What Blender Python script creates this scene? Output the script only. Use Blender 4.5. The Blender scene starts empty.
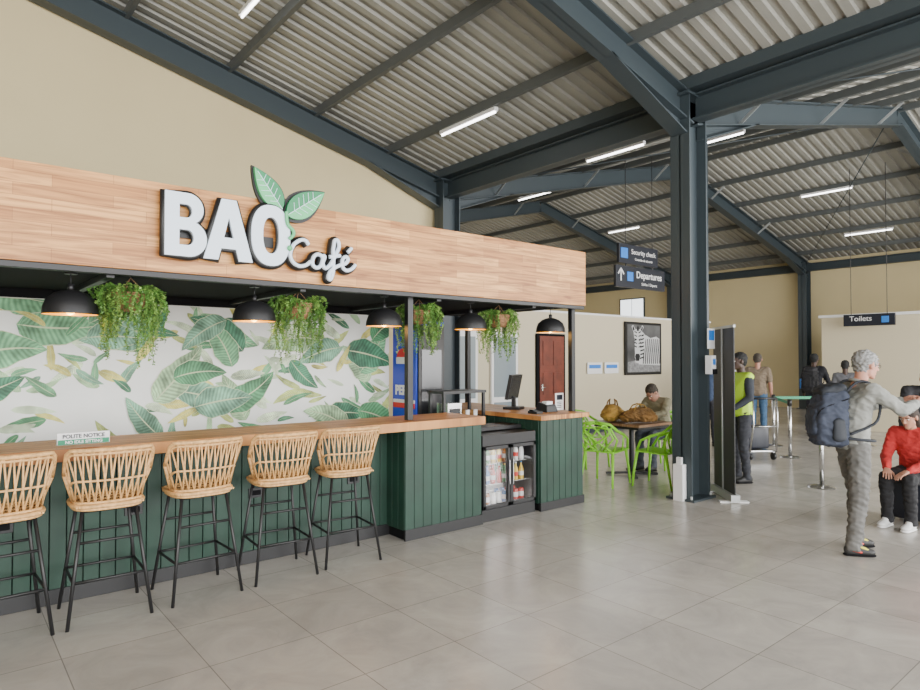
import bpy, bmesh, math, random
from mathutils import Vector, Matrix, noise
random.seed(7)
V=Vector
col=bpy.context.scene.collection

# ---------------------------------------------------------------- materials
def mk(name,c,rough=.5,metal=0,emit=None,es=0,bump=0,bscale=20,var=0,vscale=3,spec=.5):
    m=bpy.data.materials.new(name); m.use_nodes=True
    nt=m.node_tree; b=nt.nodes['Principled BSDF']
    b.inputs['Base Color'].default_value=(*c,1)
    b.inputs['Roughness'].default_value=rough
    b.inputs['Metallic'].default_value=metal
    b.inputs['Specular IOR Level'].default_value=spec
    if emit:
        b.inputs['Emission Color'].default_value=(*emit,1); b.inputs['Emission Strength'].default_value=es
    tc=nt.nodes.new('ShaderNodeTexCoord')
    if bump:
        n=nt.nodes.new('ShaderNodeTexNoise'); n.inputs['Scale'].default_value=bscale; n.inputs['Detail'].default_value=3
        bp=nt.nodes.new('ShaderNodeBump'); bp.inputs['Strength'].default_value=bump; bp.inputs['Distance'].default_value=.02
        nt.links.new(tc.outputs['Object'],n.inputs['Vector']); nt.links.new(n.outputs['Fac'],bp.inputs['Height']); nt.links.new(bp.outputs['Normal'],b.inputs['Normal'])
    if var:
        n=nt.nodes.new('ShaderNodeTexNoise'); n.inputs['Scale'].default_value=vscale; n.inputs['Detail'].default_value=4
        nt.links.new(tc.outputs['Object'],n.inputs['Vector'])
        r=nt.nodes.new('ShaderNodeValToRGB'); r.color_ramp.elements[0].position=.3; r.color_ramp.elements[1].position=.7
        r.color_ramp.elements[0].color=(*[x*(1-var) for x in c],1); r.color_ramp.elements[1].color=(*[min(1,x*(1+var)) for x in c],1)
        nt.links.new(n.outputs['Fac'],r.inputs['Fac']); nt.links.new(r.outputs['Color'],b.inputs['Base Color'])
    return m

def wood(name,c1,c2,ax,bw=.5,bh=.06,off=.5,rough=.45,seam=.002):
    m=bpy.data.materials.new(name); m.use_nodes=True; nt=m.node_tree; b=nt.nodes['Principled BSDF']
    N=nt.nodes.new; L=nt.links.new
    tc=N('ShaderNodeTexCoord'); sp=N('ShaderNodeSeparateXYZ'); cb=N('ShaderNodeCombineXYZ')
    L(tc.outputs['Object'],sp.inputs[0]); L(sp.outputs[ax[0]],cb.inputs[0]); L(sp.outputs[ax[1]],cb.inputs[1])
    br=N('ShaderNodeTexBrick'); L(cb.outputs[0],br.inputs['Vector'])
    br.inputs['Scale'].default_value=1; br.inputs['Brick Width'].default_value=bw; br.inputs['Row Height'].default_value=bh
    br.inputs['Mortar Size'].default_value=seam; br.inputs['Mortar Smooth'].default_value=.3; br.offset=off; br.squash=1
    br.inputs['Color1'].default_value=(*c1,1); br.inputs['Color2'].default_value=(*c2,1)
    br.inputs['Mortar'].default_value=(*[x*.8 for x in c1],1)
    mp=N('ShaderNodeMapping'); mp.inputs['Scale'].default_value=(1.4,22,1); L(cb.outputs[0],mp.inputs[0])
    n=N('ShaderNodeTexNoise'); n.inputs['Scale'].default_value=1; n.inputs['Detail'].default_value=7; n.inputs['Distortion'].default_value=1.6; L(mp.outputs[0],n.inputs['Vector'])
    r=N('ShaderNodeValToRGB'); r.color_ramp.elements[0].position=.32;r.color_ramp.elements[0].color=(.50,.37,.25,1); r.color_ramp.elements[1].position=.62; r.color_ramp.elements[1].color=(1.1,1.08,1.04,1)
    L(n.outputs['Fac'],r.inputs[0])
    mx=N('ShaderNodeMix'); mx.data_type='RGBA'; mx.blend_type='MULTIPLY'; mx.inputs[0].default_value=1
    L(br.outputs['Color'],mx.inputs[6]); L(r.outputs['Color'],mx.inputs[7]); L(mx.outputs[2],b.inputs['Base Color'])
    b.inputs['Roughness'].default_value=rough
    return m

M={}
M['black']=mk('black_metal',(.012,.012,.013),.45)
M['blackmat']=mk('black_matte',(.006,.006,.007),.9,spec=.2)
M['steel']=mk('slate_steel_paint',(.038,.052,.060),.45)
M['purlin']=mk('purlin_steel',(.085,.094,.094),.5)
M['galv']=mk('galvanised_steel',(.5,.52,.52),.4,.3)
M['roof']=mk('roof_sheet_metal',(.335,.33,.295),.55,.1,var=.12,vscale=.8)
M['wall']=mk('beige_wall_paint',(.62,.52,.30),.9,var=.03,vscale=1)
M['wall2']=mk('cream_partition_paint',(.60,.53,.38),.85)
M['white']=mk('white_plastic',(.8,.8,.8),.4)
M['green']=mk('dark_green_board',(.010,.040,.025),.5,var=.25,vscale=4)
M['chrome']=mk('brushed_steel',(.6,.6,.6),.25,1)
M['fascia']=wood('butcher_block_fascia',(.50,.215,.06),(.76,.40,.14),(0,2),.55,.078,.37)
M['fasciaY']=wood('butcher_block_fascia_side',(.50,.215,.06),(.76,.40,.14),(1,2),.55,.078,.37)
M['ctop']=wood('butcher_block_counter',(.48,.21,.06),(.68,.36,.13),(0,1),.6,.05)
M['ctopY']=wood('butcher_block_counter_return',(.48,.21,.06),(.68,.36,.13),(1,0),.6,.05)
M['table']=wood('table_planks',(.22,.13,.08),(.33,.20,.12),(0,1),1.2,.09)
M['rattan']=mk('rattan',(.62,.36,.14),.55,var=.3,vscale=40)
M['basket']=mk('basket_wicker',(.32,.17,.08),.7,var=.4,vscale=60,bump=.5,bscale=80)
M['plant']=mk('trailing_leaf_green',(.09,.21,.035),.5,var=.55,vscale=18)
M['plant2']=mk('trailing_leaf_light',(.20,.34,.07),.5,var=.4,vscale=18)
M['lime']=mk('lime_plastic',(.28,.72,.04),.35)
M['red_door']=mk('red_brown_door',(.15,.030,.014),.5,var=.25,vscale=6)
M['glass']=mk('dark_glass',(.25,.30,.33),.08)
M['tube']=mk('fluorescent_tube',(1,1,1),.5,emit=(1,.98,.95),es=9)
M['bulb']=mk('warm_bulb',(1,.8,.4),.5,emit=(1,.60,.15),es=8)
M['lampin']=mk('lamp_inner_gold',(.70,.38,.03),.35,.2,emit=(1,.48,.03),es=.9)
M['white_sign']=mk('sign_white',(.72,.82,.93),.4,emit=(.8,.9,1),es=.1)
M['txt']=mk('sign_lettering',(.8,.8,.8),.5)
M['leafD']=mk('logo_leaf_dark',(.02,.24,.09),.4)
M['leafL']=mk('logo_leaf_light',(.12,.52,.22),.4)
M['signbk']=mk('sign_navy_black',(.012,.015,.025),.4)
M['blue']=mk('sign_blue',(.03,.20,.65),.4)
M['banner']=mk('banner_grey',(.06,.063,.065),.6)
M['pepblue']=mk('cooler_blue',(.02,.05,.42),.35,emit=(.02,.06,.6),es=.15)
M['pepred']=mk('cooler_red',(.7,.03,.04),.35)
M['belt']=mk('green_belt',(.02,.25,.13),.6)
M['screen']=mk('screen_glass',(.02,.022,.025),.15)
M['photo']=mk('photo_grey',(.09,.09,.09),.7,var=.5,vscale=2)
M['brownbag']=mk('brown_bag',(.17,.085,.02),.85,bump=.5,bscale=14,var=.4,vscale=7)
M['orangebag']=mk('ochre_bag',(.33,.19,.035),.85,bump=.5,bscale=14,var=.35,vscale=7)
M['window']=mk('bright_window_pane',(.9,.95,1),.3,emit=(.9,.96,1),es=2.2)
M['zw']=mk('zebra_white',(.55,.55,.55),.8); M['zb']=mk('zebra_black',(.012,.012,.012),.8); M['zg']=mk('photo_grass',(.22,.22,.22),.8,var=.4,vscale=14)
g=bpy.data.materials.new('clear_glass'); g.use_nodes=True; nt=g.node_tree; nt.nodes.clear()
o=nt.nodes.new('ShaderNodeOutputMaterial'); tr=nt.nodes.new('ShaderNodeBsdfTransparent'); gl=nt.nodes.new('ShaderNodeBsdfGlossy'); gl.inputs['Roughness'].default_value=.03
mx=nt.nodes.new('ShaderNodeMixShader'); mx.inputs[0].default_value=.1
nt.links.new(tr.outputs[0],mx.inputs[1]); nt.links.new(gl.outputs[0],mx.inputs[2]); nt.links.new(mx.outputs[0],o.inputs[0])
M['clear']=g
m=bpy.data.materials.new('floor_porcelain_tile'); m.use_nodes=True; nt=m.node_tree; b=nt.nodes['Principled BSDF']; N=nt.nodes.new; L=nt.links.new
tc=N('ShaderNodeTexCoord'); mp=N('ShaderNodeMapping'); mp.inputs['Location'].default_value=(.05,.1,0); L(tc.outputs['Object'],mp.inputs[0])
br=N('ShaderNodeTexBrick'); br.offset=0; br.inputs['Scale'].default_value=1; br.inputs['Brick Width'].default_value=.6; br.inputs['Row Height'].default_value=.6
br.inputs['Mortar Size'].default_value=.003; br.inputs['Mortar Smooth'].default_value=.2
br.inputs['Color1'].default_value=(.415,.39,.355,1); br.inputs['Color2'].default_value=(.475,.45,.41,1); br.inputs['Mortar'].default_value=(.235,.22,.20,1)
L(mp.outputs[0],br.inputs['Vector'])
n=N('ShaderNodeTexNoise'); n.inputs['Scale'].default_value=2.2; n.inputs['Detail'].default_value=8; n.inputs['Roughness'].default_value=.65; n.inputs['Distortion'].default_value=1.2; L(tc.outputs['Object'],n.inputs['Vector'])
r=N('ShaderNodeValToRGB'); r.color_ramp.elements[0].position=.3; r.color_ramp.elements[0].color=(.80,.80,.80,1); r.color_ramp.elements[1].position=.72; r.color_ramp.elements[1].color=(1.1,1.09,1.08,1); L(n.outputs['Fac'],r.inputs[0])
mx=N('ShaderNodeMix'); mx.data_type='RGBA'; mx.blend_type='MULTIPLY'; mx.inputs[0].default_value=1; L(br.outputs['Color'],mx.inputs[6]); L(r.outputs[0],mx.inputs[7]); L(mx.outputs[2],b.inputs['Base Color'])
b.inputs['Roughness'].default_value=.24
M['floor']=m
m=bpy.data.materials.new('printed_leaf'); m.use_nodes=True; nt=m.node_tree; b=nt.nodes['Principled BSDF']; N=nt.nodes.new; L=nt.links.new
uv=N('ShaderNodeUVMap'); sp=N('ShaderNodeSeparateXYZ'); L(uv.outputs[0],sp.inputs[0])
ab=N('ShaderNodeMath'); ab.operation='ABSOLUTE'; L(sp.outputs[1],ab.inputs[0])
a1=N('ShaderNodeMath'); a1.operation='MULTIPLY'; a1.inputs[1].default_value=-14; L(ab.outputs[0],a1.inputs[0])
a2=N('ShaderNodeMath'); a2.operation='MULTIPLY_ADD'; a2.inputs[1].default_value=105; L(sp.outputs[0],a2.inputs[0]); L(a1.outputs[0],a2.inputs[2])
sn=N('ShaderNodeMath'); sn.operation='SINE'; L(a2.outputs[0],sn.inputs[0])
rg=N('ShaderNodeMapRange'); rg.inputs[1].default_value=-1; rg.inputs[2].default_value=1; rg.inputs[3].default_value=.75; rg.inputs[4].default_value=1.3; L(sn.outputs[0],rg.inputs[0])
tcw=N('ShaderNodeTexCoord'); nz=N('ShaderNodeTexNoise'); nz.inputs['Scale'].default_value=7; nz.inputs['Detail'].default_value=3; L(tcw.outputs['Object'],nz.inputs['Vector'])
rz=N('ShaderNodeMapRange'); rz.inputs[1].default_value=.3; rz.inputs[2].default_value=.7; rz.inputs[3].default_value=.5; rz.inputs[4].default_value=1.9; L(nz.outputs['Fac'],rz.inputs[0])
ml_=N('ShaderNodeMath'); ml_.operation='MULTIPLY'; L(rg.outputs[0],ml_.inputs[0]); L(rz.outputs[0],ml_.inputs[1])
at=N('ShaderNodeAttribute'); at.attribute_name='tint'
vm=N('ShaderNodeVectorMath'); vm.operation='SCALE'; L(at.outputs['Color'],vm.inputs[0]); L(ml_.outputs[0],vm.inputs['Scale'])
lt=N('ShaderNodeMath'); lt.operation='LESS_THAN'; lt.inputs[1].default_value=.05; L(ab.outputs[0],lt.inputs[0])
gt=N('ShaderNodeMath'); gt.operation='GREATER_THAN'; gt.inputs[1].default_value=.95; L(ab.outputs[0],gt.inputs[0])
mxx=N('ShaderNodeMath'); mxx.operation='MAXIMUM'; L(lt.outputs[0],mxx.inputs[0]); L(gt.outputs[0],mxx.inputs[1])
mx=N('ShaderNodeMix'); mx.data_type='RGBA'; L(mxx.outputs[0],mx.inputs[0]); L(vm.outputs[0],mx.inputs[6]); mx.inputs[7].default_value=(.48,.56,.34,1)
L(mx.outputs[2],b.inputs['Base Color']); b.inputs['Roughness'].default_value=.6
M['pleaf']=m
M['paper']=mk('wallpaper_white',(.80,.82,.79),.7,var=.05,vscale=3)

# ---------------------------------------------------------------- mesh builder
def sph(sub):
    bm=bmesh.new(); bmesh.ops.create_icosphere(bm,subdivisions=sub,radius=1); p=[v.co.copy() for v in bm.verts]; bm.free(); return p
SP2=sph(2); SP3=sph(3)
def hullgeo(ells,pts=SP2):
    bm=bmesh.new()
    for c,r in ells:
        if not hasattr(r,'__len__'): r=(r,r,r)
        for p in pts: bm.verts.new((c[0]+p[0]*r[0],c[1]+p[1]*r[1],c[2]+p[2]*r[2]))
    bmesh.ops.convex_hull(bm,input=bm.verts[:])
    for v in [v for v in bm.verts if not v.link_faces]: bm.verts.remove(v)
    bm.verts.index_update()
    vs=[v.co.copy() for v in bm.verts]; fs=[[v.index for v in f.verts] for f in bm.faces]; bm.free(); return vs,fs

class MB:
    def __init__(s): s.v=[];s.f=[];s.m=[];s.s=[];s.mats=[]
    def mi(s,m):
        if isinstance(m,str): m=M[m]
        if m not in s.mats: s.mats.append(m)
        return s.mats.index(m)
    def add(s,vs,fs,mat,smooth=False,X=None):
        o=len(s.v); i=s.mi(mat)
        s.v+= [tuple(X@V(v)) if X else tuple(v) for v in vs]
        for k,f in enumerate(fs):
            s.f.append([o+j for j in f]); s.m.append(i); s.s.append(smooth if not isinstance(smooth,list) else smooth[k])
        return s
    def bx(s,x0,x1,y0,y1,z0,z1,mat,X=None):
        vs=[(x,y,z) for z in(z0,z1) for y in(y0,y1) for x in(x0,x1)]
        return s.add(vs,[(0,2,3,1),(4,5,7,6),(0,1,5,4),(2,6,7,3),(0,4,6,2),(1,3,7,5)],mat,X=X)
    def ob(s,p0,p1,w,h,mat,up=(0,0,1)):
        p0=V(p0);p1=V(p1); d=(p1-p0); l=d.length; d.normalize(); up=V(up); sd=d.cross(up).normalized(); u=sd.cross(d).normalized()
        X=Matrix(((d.x,sd.x,u.x,p0.x),(d.y,sd.y,u.y,p0.y),(d.z,sd.z,u.z,p0.z),(0,0,0,1)))
        return s.bx(0,l,-w/2,w/2,-h/2,h/2,mat,X=X)
    def ibeam(s,p0,p1,dep,wid,mat,up=(0,0,1),tf=.02,tw=.014):
        p0=V(p0);p1=V(p1); d=(p1-p0).normalized(); sd=d.cross(V(up)).normalized(); u=sd.cross(d).normalized()
        s.ob(p0,p1,tw,dep,mat,up)
        for k in(-1,1):
            o=u*k*(dep/2-tf/2); s.ob(p0+o,p1+o,wid,tf,mat,up)
        return s
    def cyl(s,p0,p1,r,mat,r1=None,n=12):
        return s.tube([p0,p1],[r,r if r1 is None else r1],mat,n)
    def tube(s,pts,r,mat,n=8,closed=False):
        pts=[V(p) for p in pts]; k=len(pts)
        rs=r if hasattr(r,'__len__') else [r]*k
        vs=[]; fs=[]; prev=None
        for i,p in enumerate(pts):
            if closed: d=pts[(i+1)%k]-pts[i-1]
            else: d=pts[min(i+1,k-1)]-pts[max(i-1,0)]
            d.normalize()
            if prev is None:
                a=V((0,0,1)) if abs(d.z)<.9 else V((1,0,0)); x=d.cross(a).normalized()
            else:
                x=(prev-d*prev.dot(d)); x.normalize()
            prev=x; y=d.cross(x)
            for j in range(n):
                t=2*math.pi*j/n; vs.append(p+(x*math.cos(t)+y*math.sin(t))*rs[i])
        sm=[]
        for i in range(k if closed else k-1):
            i2=(i+1)%k
            for j in range(n):
                fs.append((i*n+j,i*n+(j+1)%n,i2*n+(j+1)%n,i2*n+j)); sm.append(True)
        if not closed:
            fs.append(tuple(range(n))[::-1]); sm.append(False); fs.append(tuple((k-1)*n+j for j in range(n))); sm.append(False)
        return s.add(vs,fs,mat,sm)
    def lathe(s,prof,c,mat,n=28):
        vs=[];fs=[]
        for r,z in prof:
            for j in range(n):
                t=2*math.pi*j/n; vs.append((c[0]+r*math.cos(t),c[1]+r*math.sin(t),c[2]+z))
        for i in range(len(prof)-1):
            for j in range(n): fs.append((i*n+j,i*n+(j+1)%n,(i+1)*n+(j+1)%n,(i+1)*n+j))
        return s.add(vs,fs,mat,True)
    def hull(s,ells,mat,smooth=True,pts=SP2):
        vs,fs=hullgeo(ells,pts); return s.add(vs,fs,mat,smooth)
    def blob(s,prims,mat,vox=.014,it=4,disp=0,dscale=.1,pts=SP2,fold=False):
        t=MB()
        for e in prims: t.hull(e,'white',pts=pts)
        ob=t.obj('tmp_blob')
        md=ob.modifiers.new('r','REMESH'); md.mode='VOXEL'; md.voxel_size=vox
        sm=ob.modifiers.new('s','SMOOTH'); sm.factor=.5; sm.iterations=it
        bpy.context.view_layer.update()
        e=ob.evaluated_get(bpy.context.evaluated_depsgraph_get()); me=e.to_mesh()
        vs=[v.co.copy() for v in me.vertices]
        if disp:
            ns=[v.normal.copy() for v in me.vertices]; out=[]
            for v,n_ in zip(vs,ns):
                q=V((v.x/dscale,v.y/dscale,v.z/(dscale*.55)))
                if fold:   # cloth: sharp diagonal creases instead of round lumps
                    q=V((v.x/dscale,v.y/dscale,(v.z*1.3+v.x*.5+v.y*.4)/(dscale*.55)))
                    h=.30-min(.5,abs(noise.noise(q)))*1.3+.25*noise.noise(q*2.3)
                else: h=noise.noise(q)
                out.append(v+n_*disp*h)
            vs=out
        fs=[list(p.vertices) for p in me.polygons]
        e.to_mesh_clear(); md_=ob.data; bpy.data.objects.remove(ob); bpy.data.meshes.remove(md_)
        return s.add(vs,fs,mat,True)
    def obj(s,name,loc=(0,0,0),yaw=0,parent=None,bevel=0,scale=1):
        me=bpy.data.meshes.new(name); me.from_pydata(s.v,[],s.f)
        for m in s.mats: me.materials.append(m)
        me.polygons.foreach_set('material_index',s.m); me.polygons.foreach_set('use_smooth',s.s); me.update()
        o=bpy.data.objects.new(name,me); col.objects.link(o); o.location=loc; o.rotation_euler=(0,0,yaw); o.scale=(scale,)*3
        if parent: o.parent=parent
        if bevel:
            b=o.modifiers.new('bevel','BEVEL'); b.width=bevel; b.segments=2; b.limit_method='ANGLE'; b.angle_limit=1.0
        return o
def dup(o,loc,yaw=0):
    n=bpy.data.objects.new(o.name.split('.')[0],o.data); col.objects.link(n); n.location=loc; n.rotation_euler=(0,0,yaw)
    for m in o.modifiers:
        b=n.modifiers.new(m.name,m.type)
        if m.type=='BEVEL': b.width=m.width; b.segments=2; b.limit_method='ANGLE'; b.angle_limit=1.0
    return n
def text(name,body,size,loc,rot,mat,parent=None,ext=.002,off=0,align='CENTER',shear=0):
    c=bpy.data.curves.new(name,'FONT'); c.body=body; c.size=size; c.extrude=ext; c.offset=off; c.align_x=align; c.shear=shear
    c.materials.append(M[mat]); o=bpy.data.objects.new(name,c); col.objects.link(o); o.location=loc; o.rotation_euler=rot
    if parent: o.parent=parent
    return o
RF=(math.pi/2,0,0); RX=(math.pi/2,0,-math.pi/2)

# ---------------------------------------------------------------- room shell
XV=6.9; XE=22.0; XR=14.45; S=.235; Z0=4.85
def zr(x):
    if x<=XV:
        xr=-.65
        return Z0+S*(XV-x) if x>=xr else Z0+S*(XV-xr)-S*(xr-x)
    return Z0+S*(x-XV) if x<=XR else Z0+S*(XE-x)
YS=-5; YG=8.95; YF=18.8
MB().bx(-9,22.4,YS,YF+.2,-.1,0,'floor').obj('floor')
c=MB()
ys=[];zs=[]
y=YS
while y<YF:
    for dy,dz in((0,0),(.09,0),(.105,.035),(.185,.035)): ys.append(y+dy); zs.append(dz)
    y+=.2
for xa,xb,ymax in((-8.2,-.65,YG+.1),(-.65,XV,YG+.1),(XV,XR,99),(XR,XE+.2,99)):
    vs=[];n=0
    for yy,dz in zip(ys,zs):
        if yy>ymax: break
        vs+=[(xa,yy,zr(xa)+dz+.02),(xb,yy,zr(xb)+dz+.02)]; n+=1
    c.add(vs,[(2*i,2*i+1,2*i+3,2*i+2) for i in range(n-1)],'roof')
c.obj('ceiling')
def wallpoly(name,pts,y0,y1,mat):
    n=len(pts); vs=[(x,y0,z) for x,z in pts]+[(x,y1,z) for x,z in pts]
    fs=[tuple(range(n)),tuple(range(2*n-1,n-1,-1))]+[(i,i+n,(i+1)%n+n,(i+1)%n) for i in range(n)]
    return MB().add(vs,fs,mat).obj(name)
wallpoly('wall_back',[(-8.2,0),(7.05,0),(7.05,zr(6.9)),(6.9,zr(6.9)),(-.65,zr(-.65)),(-8.2,zr(-8.2))],YG,YG+.15,'wall')
wallpoly('wall_far',[(7.0,0),(22,0),(22,zr(22)),(XR,zr(XR)),(7.0,zr(7.0))],YF,YF+.15,'wall')
MB().bx(22.05,22.2,YS,YF,0,4.85,'wall').obj('wall_right')
MB().bx(6.95,7.05,YG+.16,YF-.01,0,4.8,'wall').obj('wall_left_inner')
MB().bx(-8.35,-8.2,YS,YG+.1,0,4.8,'wall').obj('wall_left')
p=MB()
p.bx(7.06,16.2,9.0,9.12,0,2.6,'wall2').bx(7.06,16.25,8.98,9.14,2.6,2.64,'white')
p.obj('wall_partition')
MB().bx(7.06,16.2,8.975,9.0,0,.1,'steel').obj('baseboard_partition')
d=MB(); d.bx(9.4,10.25,8.94,8.998,0,2.15,'blackmat').bx(9.46,10.19,8.92,8.95,.02,2.1,'red_door')
for zz in((.15,.75),(.9,1.35),(1.5,2.0)):
    for xx in(9.54,9.86): d.bx(xx,xx+.25,8.905,8.925,zz[0],zz[1],'red_door')
d.cyl((9.5,8.9,1.05),(9.6,8.9,1.05),.012,'chrome').bx(9.49,9.53,8.89,8.93,.98,1.12,'chrome'); d.obj('door_1',bevel=.004)
for i,(xa,xb) in enumerate(((7.25,7.8),(8.15,8.85))):
    d=MB(); d.bx(xa,xb,8.94,8.998,.0,2.15,'white').bx(xa+.06,xb-.06,8.93,8.945,.9,2.05,'glass').bx(xa+.06,xb-.06,8.93,8.945,.1,.8,'glass').obj('door_%d'%(i+2),bevel=.004)
MB().bx(16.3,19,YS,6.2,0,2.6,'wall2').bx(16.25,19.05,YS,6.25,2.6,2.66,'white').obj('wall_toilet_block')
wd=MB(); wd.bx(22.0,22.06,15.0,16.2,3.25,4.1,'steel').bx(21.98,22.0,15.06,15.58,3.3,4.05,'window').bx(21.98,22.0,15.62,16.14,3.3,4.05,'window').obj('window_1')

# ---------------------------------------------------------------- steel frame
FY=[-.7,4.08,8.8,13.6,18.5]
for fy in FY:
    b=MB()
    segs=[]
    if fy<9: segs+=[(-8.2,-.65),(-.65,XV)]
    segs+=[(XV,XR),(XR,XE)]
    for xa,xb in segs:
        dep=.34
        za=zr(xa)-.10-dep/2; zb=zr(xb)-.10-dep/2
        b.ibeam((xa,fy,za),(xb,fy,zb),dep,.2,'steel')
    hs=[(XV,1),(XE,-1)]+([(XV,-1)] if fy<9 else [])
    for hx,sg in hs:
        x0=hx+sg*.15; x1=hx+sg*1.6
        zt0=zr(x0)-.40; zt1=zr(x1)-.42
        b.add([(x0,fy-.007,zt0),(x1,fy-.007,zt1),(x0,fy-.007,zt0-.22),(x0,fy+.007,zt0),(x1,fy+.007,zt1),(x0,fy+.007,zt0-.22)],[(0,1,2),(5,4,3),(0,3,4,1),(0,2,5,3)],'steel')
        b.ob((x0,fy,zt0-.22),(x1,fy,zt1-.01),.2,.018,'steel')
    xs=[XV-1.2-1.3*k for k in range(1,5,2)]+[XV+1.2+1.3*k for k in range(0,10,2)]
    for x in xs:
        if x<XV and fy>8: continue
        for sg in(-1,1):
            b.ob((x,fy+sg*.02,zr(x)-.42),(x,fy+sg*.42,zr(x)-.12),.05,.006,'galv',up=(1,0,0))
    b.obj('roof_rafter')
def column(x,y,h):
    b=MB(); b.ibeam((x,y,0.0),(x,y,h),.38,.25,'steel',up=(1,0,0),tf=.022)
    b.bx(x-.24,x+.24,y-.18,y+.18,0,.025,'steel')
    for sx in(-.21,.21):
        for sy in(-.13,.13): b.cyl((x+sx,y+sy,.02),(x+sx,y+sy,.06),.014,'galv',n=6)
    b.bx(x-.25,x+.25,y-.15,y+.15,h,h+.03,'steel')
    return b
b=column(6.9,4.08,4.72); b.bx(6.62,6.70,4.02,4.14,0.001,.42,'white').bx(6.64,6.68,4.05,4.11,.42,.5,'white'); 
b.tube([(7.12,3.98,0.02),(7.12,3.98,4.3)],.02,'steel')
b.obj('steel_column')
for x,y in((6.9,8.72),(6.9,-.7),(21.8,8.8),(21.8,4.08),(21.8,13.6)): column(x,y,4.72).obj('steel_column')
b=MB()
for ya,yb in zip(FY[:3],FY[1:3]):
    b.ibeam((XV,ya+.1,4.60),(XV,yb-.1,4.60),.30,.18,'steel')
b.bx(XV-.2,XV+.2,YS,YG,4.78,4.80,'steel').bx(XV-.2,XV-.18,YS,YG,4.8,4.92,'steel').bx(XV+.18,XV+.2,YS,YG,4.8,4.92,'steel')
b.obj('valley_beam')
b=MB(); b.ibeam((XE-.1,YS,4.6),(XE-.1,YF,4.6),.25,.15,'steel'); b.obj('eaves_beam')
b=MB()
for k in range(1,6):
    x=XV-1.2-1.3*(k-1)
    b.ob((x,YS,zr(x)-.06),(x,YG-.02,zr(x)-.06),.06,.12,'purlin')
for k in range(11):
    x=XV+1.0+1.33*k
    if x<XE-.3: b.ob((x,YS,zr(x)-.06),(x,YF-.02,zr(x)-.06),.06,.12,'purlin')
x=-.65; b.ob((x,YS,zr(x)-.1),(x,YG-.02,zr(x)-.1),.07,.13,'purlin')
b.obj('roof_purlins')
b=MB()
for (p,q) in(((XV+.3,4.2,zr(XV+.3)-.2),(XR,8.7,zr(XR)-.2)),((XR,4.2,zr(XR)-.2),(XV+.3,8.7,zr(XV+.3)-.2)),((XR,4.2,6.4),(XE-.3,8.7,4.7)),((XR,-.6,6.4),(XV+.3,4.0,4.8))):
    b.cyl(p,q,.012,'steel',n=6)
b.obj('roof_bracing_rods')
lm=MB(); lm.bx(-.035,.035,-.60,.60,-.02,.03,'white').cyl((0,-.58,-.035),(0,.58,-.035),.015,'tube')
lo=None
for x,y in((5.74,6.8),(8.9,6.65),(10.97,6.0),(14.1,14.9),(17.2,6.4),(20,6.37),(2.72,6.75),(12.0,11.5),(17.2,12.5),(3.0,1.0)):
    loc=(x,y,zr(x)-.14)
    if lo is None: lo=lm.obj('fluorescent_light',loc)
    else: dup(lo,loc)

# ---------------------------------------------------------------- cafe kiosk
b=MB(); b.bx(-3,5.77,4.72,4.78,2.25,2.87,'fascia').bx(5.72,5.77,4.78,6.9,2.25,2.87,'fasciaY')
b.bx(-3,5.72,4.78,6.9,2.235,2.27,'blackmat').bx(-3,5.72,4.78,6.9,2.84,2.86,'blackmat').bx(-3,5.77,4.74,4.80,2.21,2.25,'black')
for x in(3.41,5.72): b.bx(x-.03,x+.03,4.86,4.92,1.031 if x>5 else 1.071,2.24,'black')
b.bx(5.76,5.82,6.82,6.88,0.0,2.24,'black')
b.bx(-3,4.26,6.44,6.5,2.16,2.235,'blackmat')
for x in(-.5,.9,2.3,3.7,5.0): b.bx(x-.025,x+.025,4.8,6.85,2.19,2.235,'black')
b.obj('cafe_canopy',bevel=.003)
MB().bx(-3,4.24,6.5,6.6,0,2.16,'paper').obj('wall_cafe_panel')
vs=[];fs=[];uvs=[];tints=[]
cols=[(.06,.20,.09),(.11,.28,.14),(.035,.14,.075),(.23,.36,.20),(.30,.35,.11),(.44,.41,.11),(.12,.26,.17),(.40,.49,.34)]
NL=245
for i in range(NL):
    big=i>130 and random.random()<.42
    cx=-1.2+5.5*((i*.61803)%1)+random.uniform(-.15,.15); cz=random.uniform(.9,2.2)
    ln=random.uniform(.45,.70) if big else random.uniform(.18,.38)
    wd_=ln*(random.uniform(.22,.30) if big else random.uniform(.10,.17))
    ang=random.choice([.4,.7,2.5,2.9,-.4,3.6,1.9,-.1])+random.uniform(-.4,.4); cv=random.uniform(-.9,.9)
    t=random.choice(cols[:4]+[cols[6],cols[3]]) if big else random.choice(cols+[cols[5],cols[7],cols[4]])
    yy=6.4985-.00004*i; nn=14; o=len(vs)
    for j in range(nn+1):
        s_=j/nn; px=(s_-.5)*ln; py=cv*ln*.5*(s_-.5)**2; da=cv*(s_-.5)
        wj=wd_*(math.sin(math.pi*min(1,s_**.8)))**.8*(1-.25*s_) if 0<s_<1 else 0
        wj*=1+.05*math.sin(s_*23+i)
        for q in(-1,0,1):
            lx=px-wj*.15*abs(q)-q*wj*math.sin(da); ly=py+q*wj*math.cos(da)
            X_=cx+lx*math.cos(ang)-ly*math.sin(ang); Z_=cz+lx*math.sin(ang)+ly*math.cos(ang)
            vs.append((max(-3,min(4.235,X_)),yy-(0 if q else .00001),max(.2,min(2.155,Z_)))); uvs.append((s_,q)); tints.append(t)
    for j in range(nn):
        for q in(0,1): fs.append((o+3*j+q,o+3*j+q+1,o+3*j+q+4,o+3*j+q+3)[::-1])
wm=MB().add(vs,fs,'pleaf'); wo=wm.obj('leaf_wallpaper')
ul=wo.data.uv_layers.new(name='UVMap'); ca=wo.data.color_attributes.new('tint','FLOAT_COLOR','POINT')
for lp in wo.data.loops: ul.data[lp.index].uv=uvs[lp.vertex_index]
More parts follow.
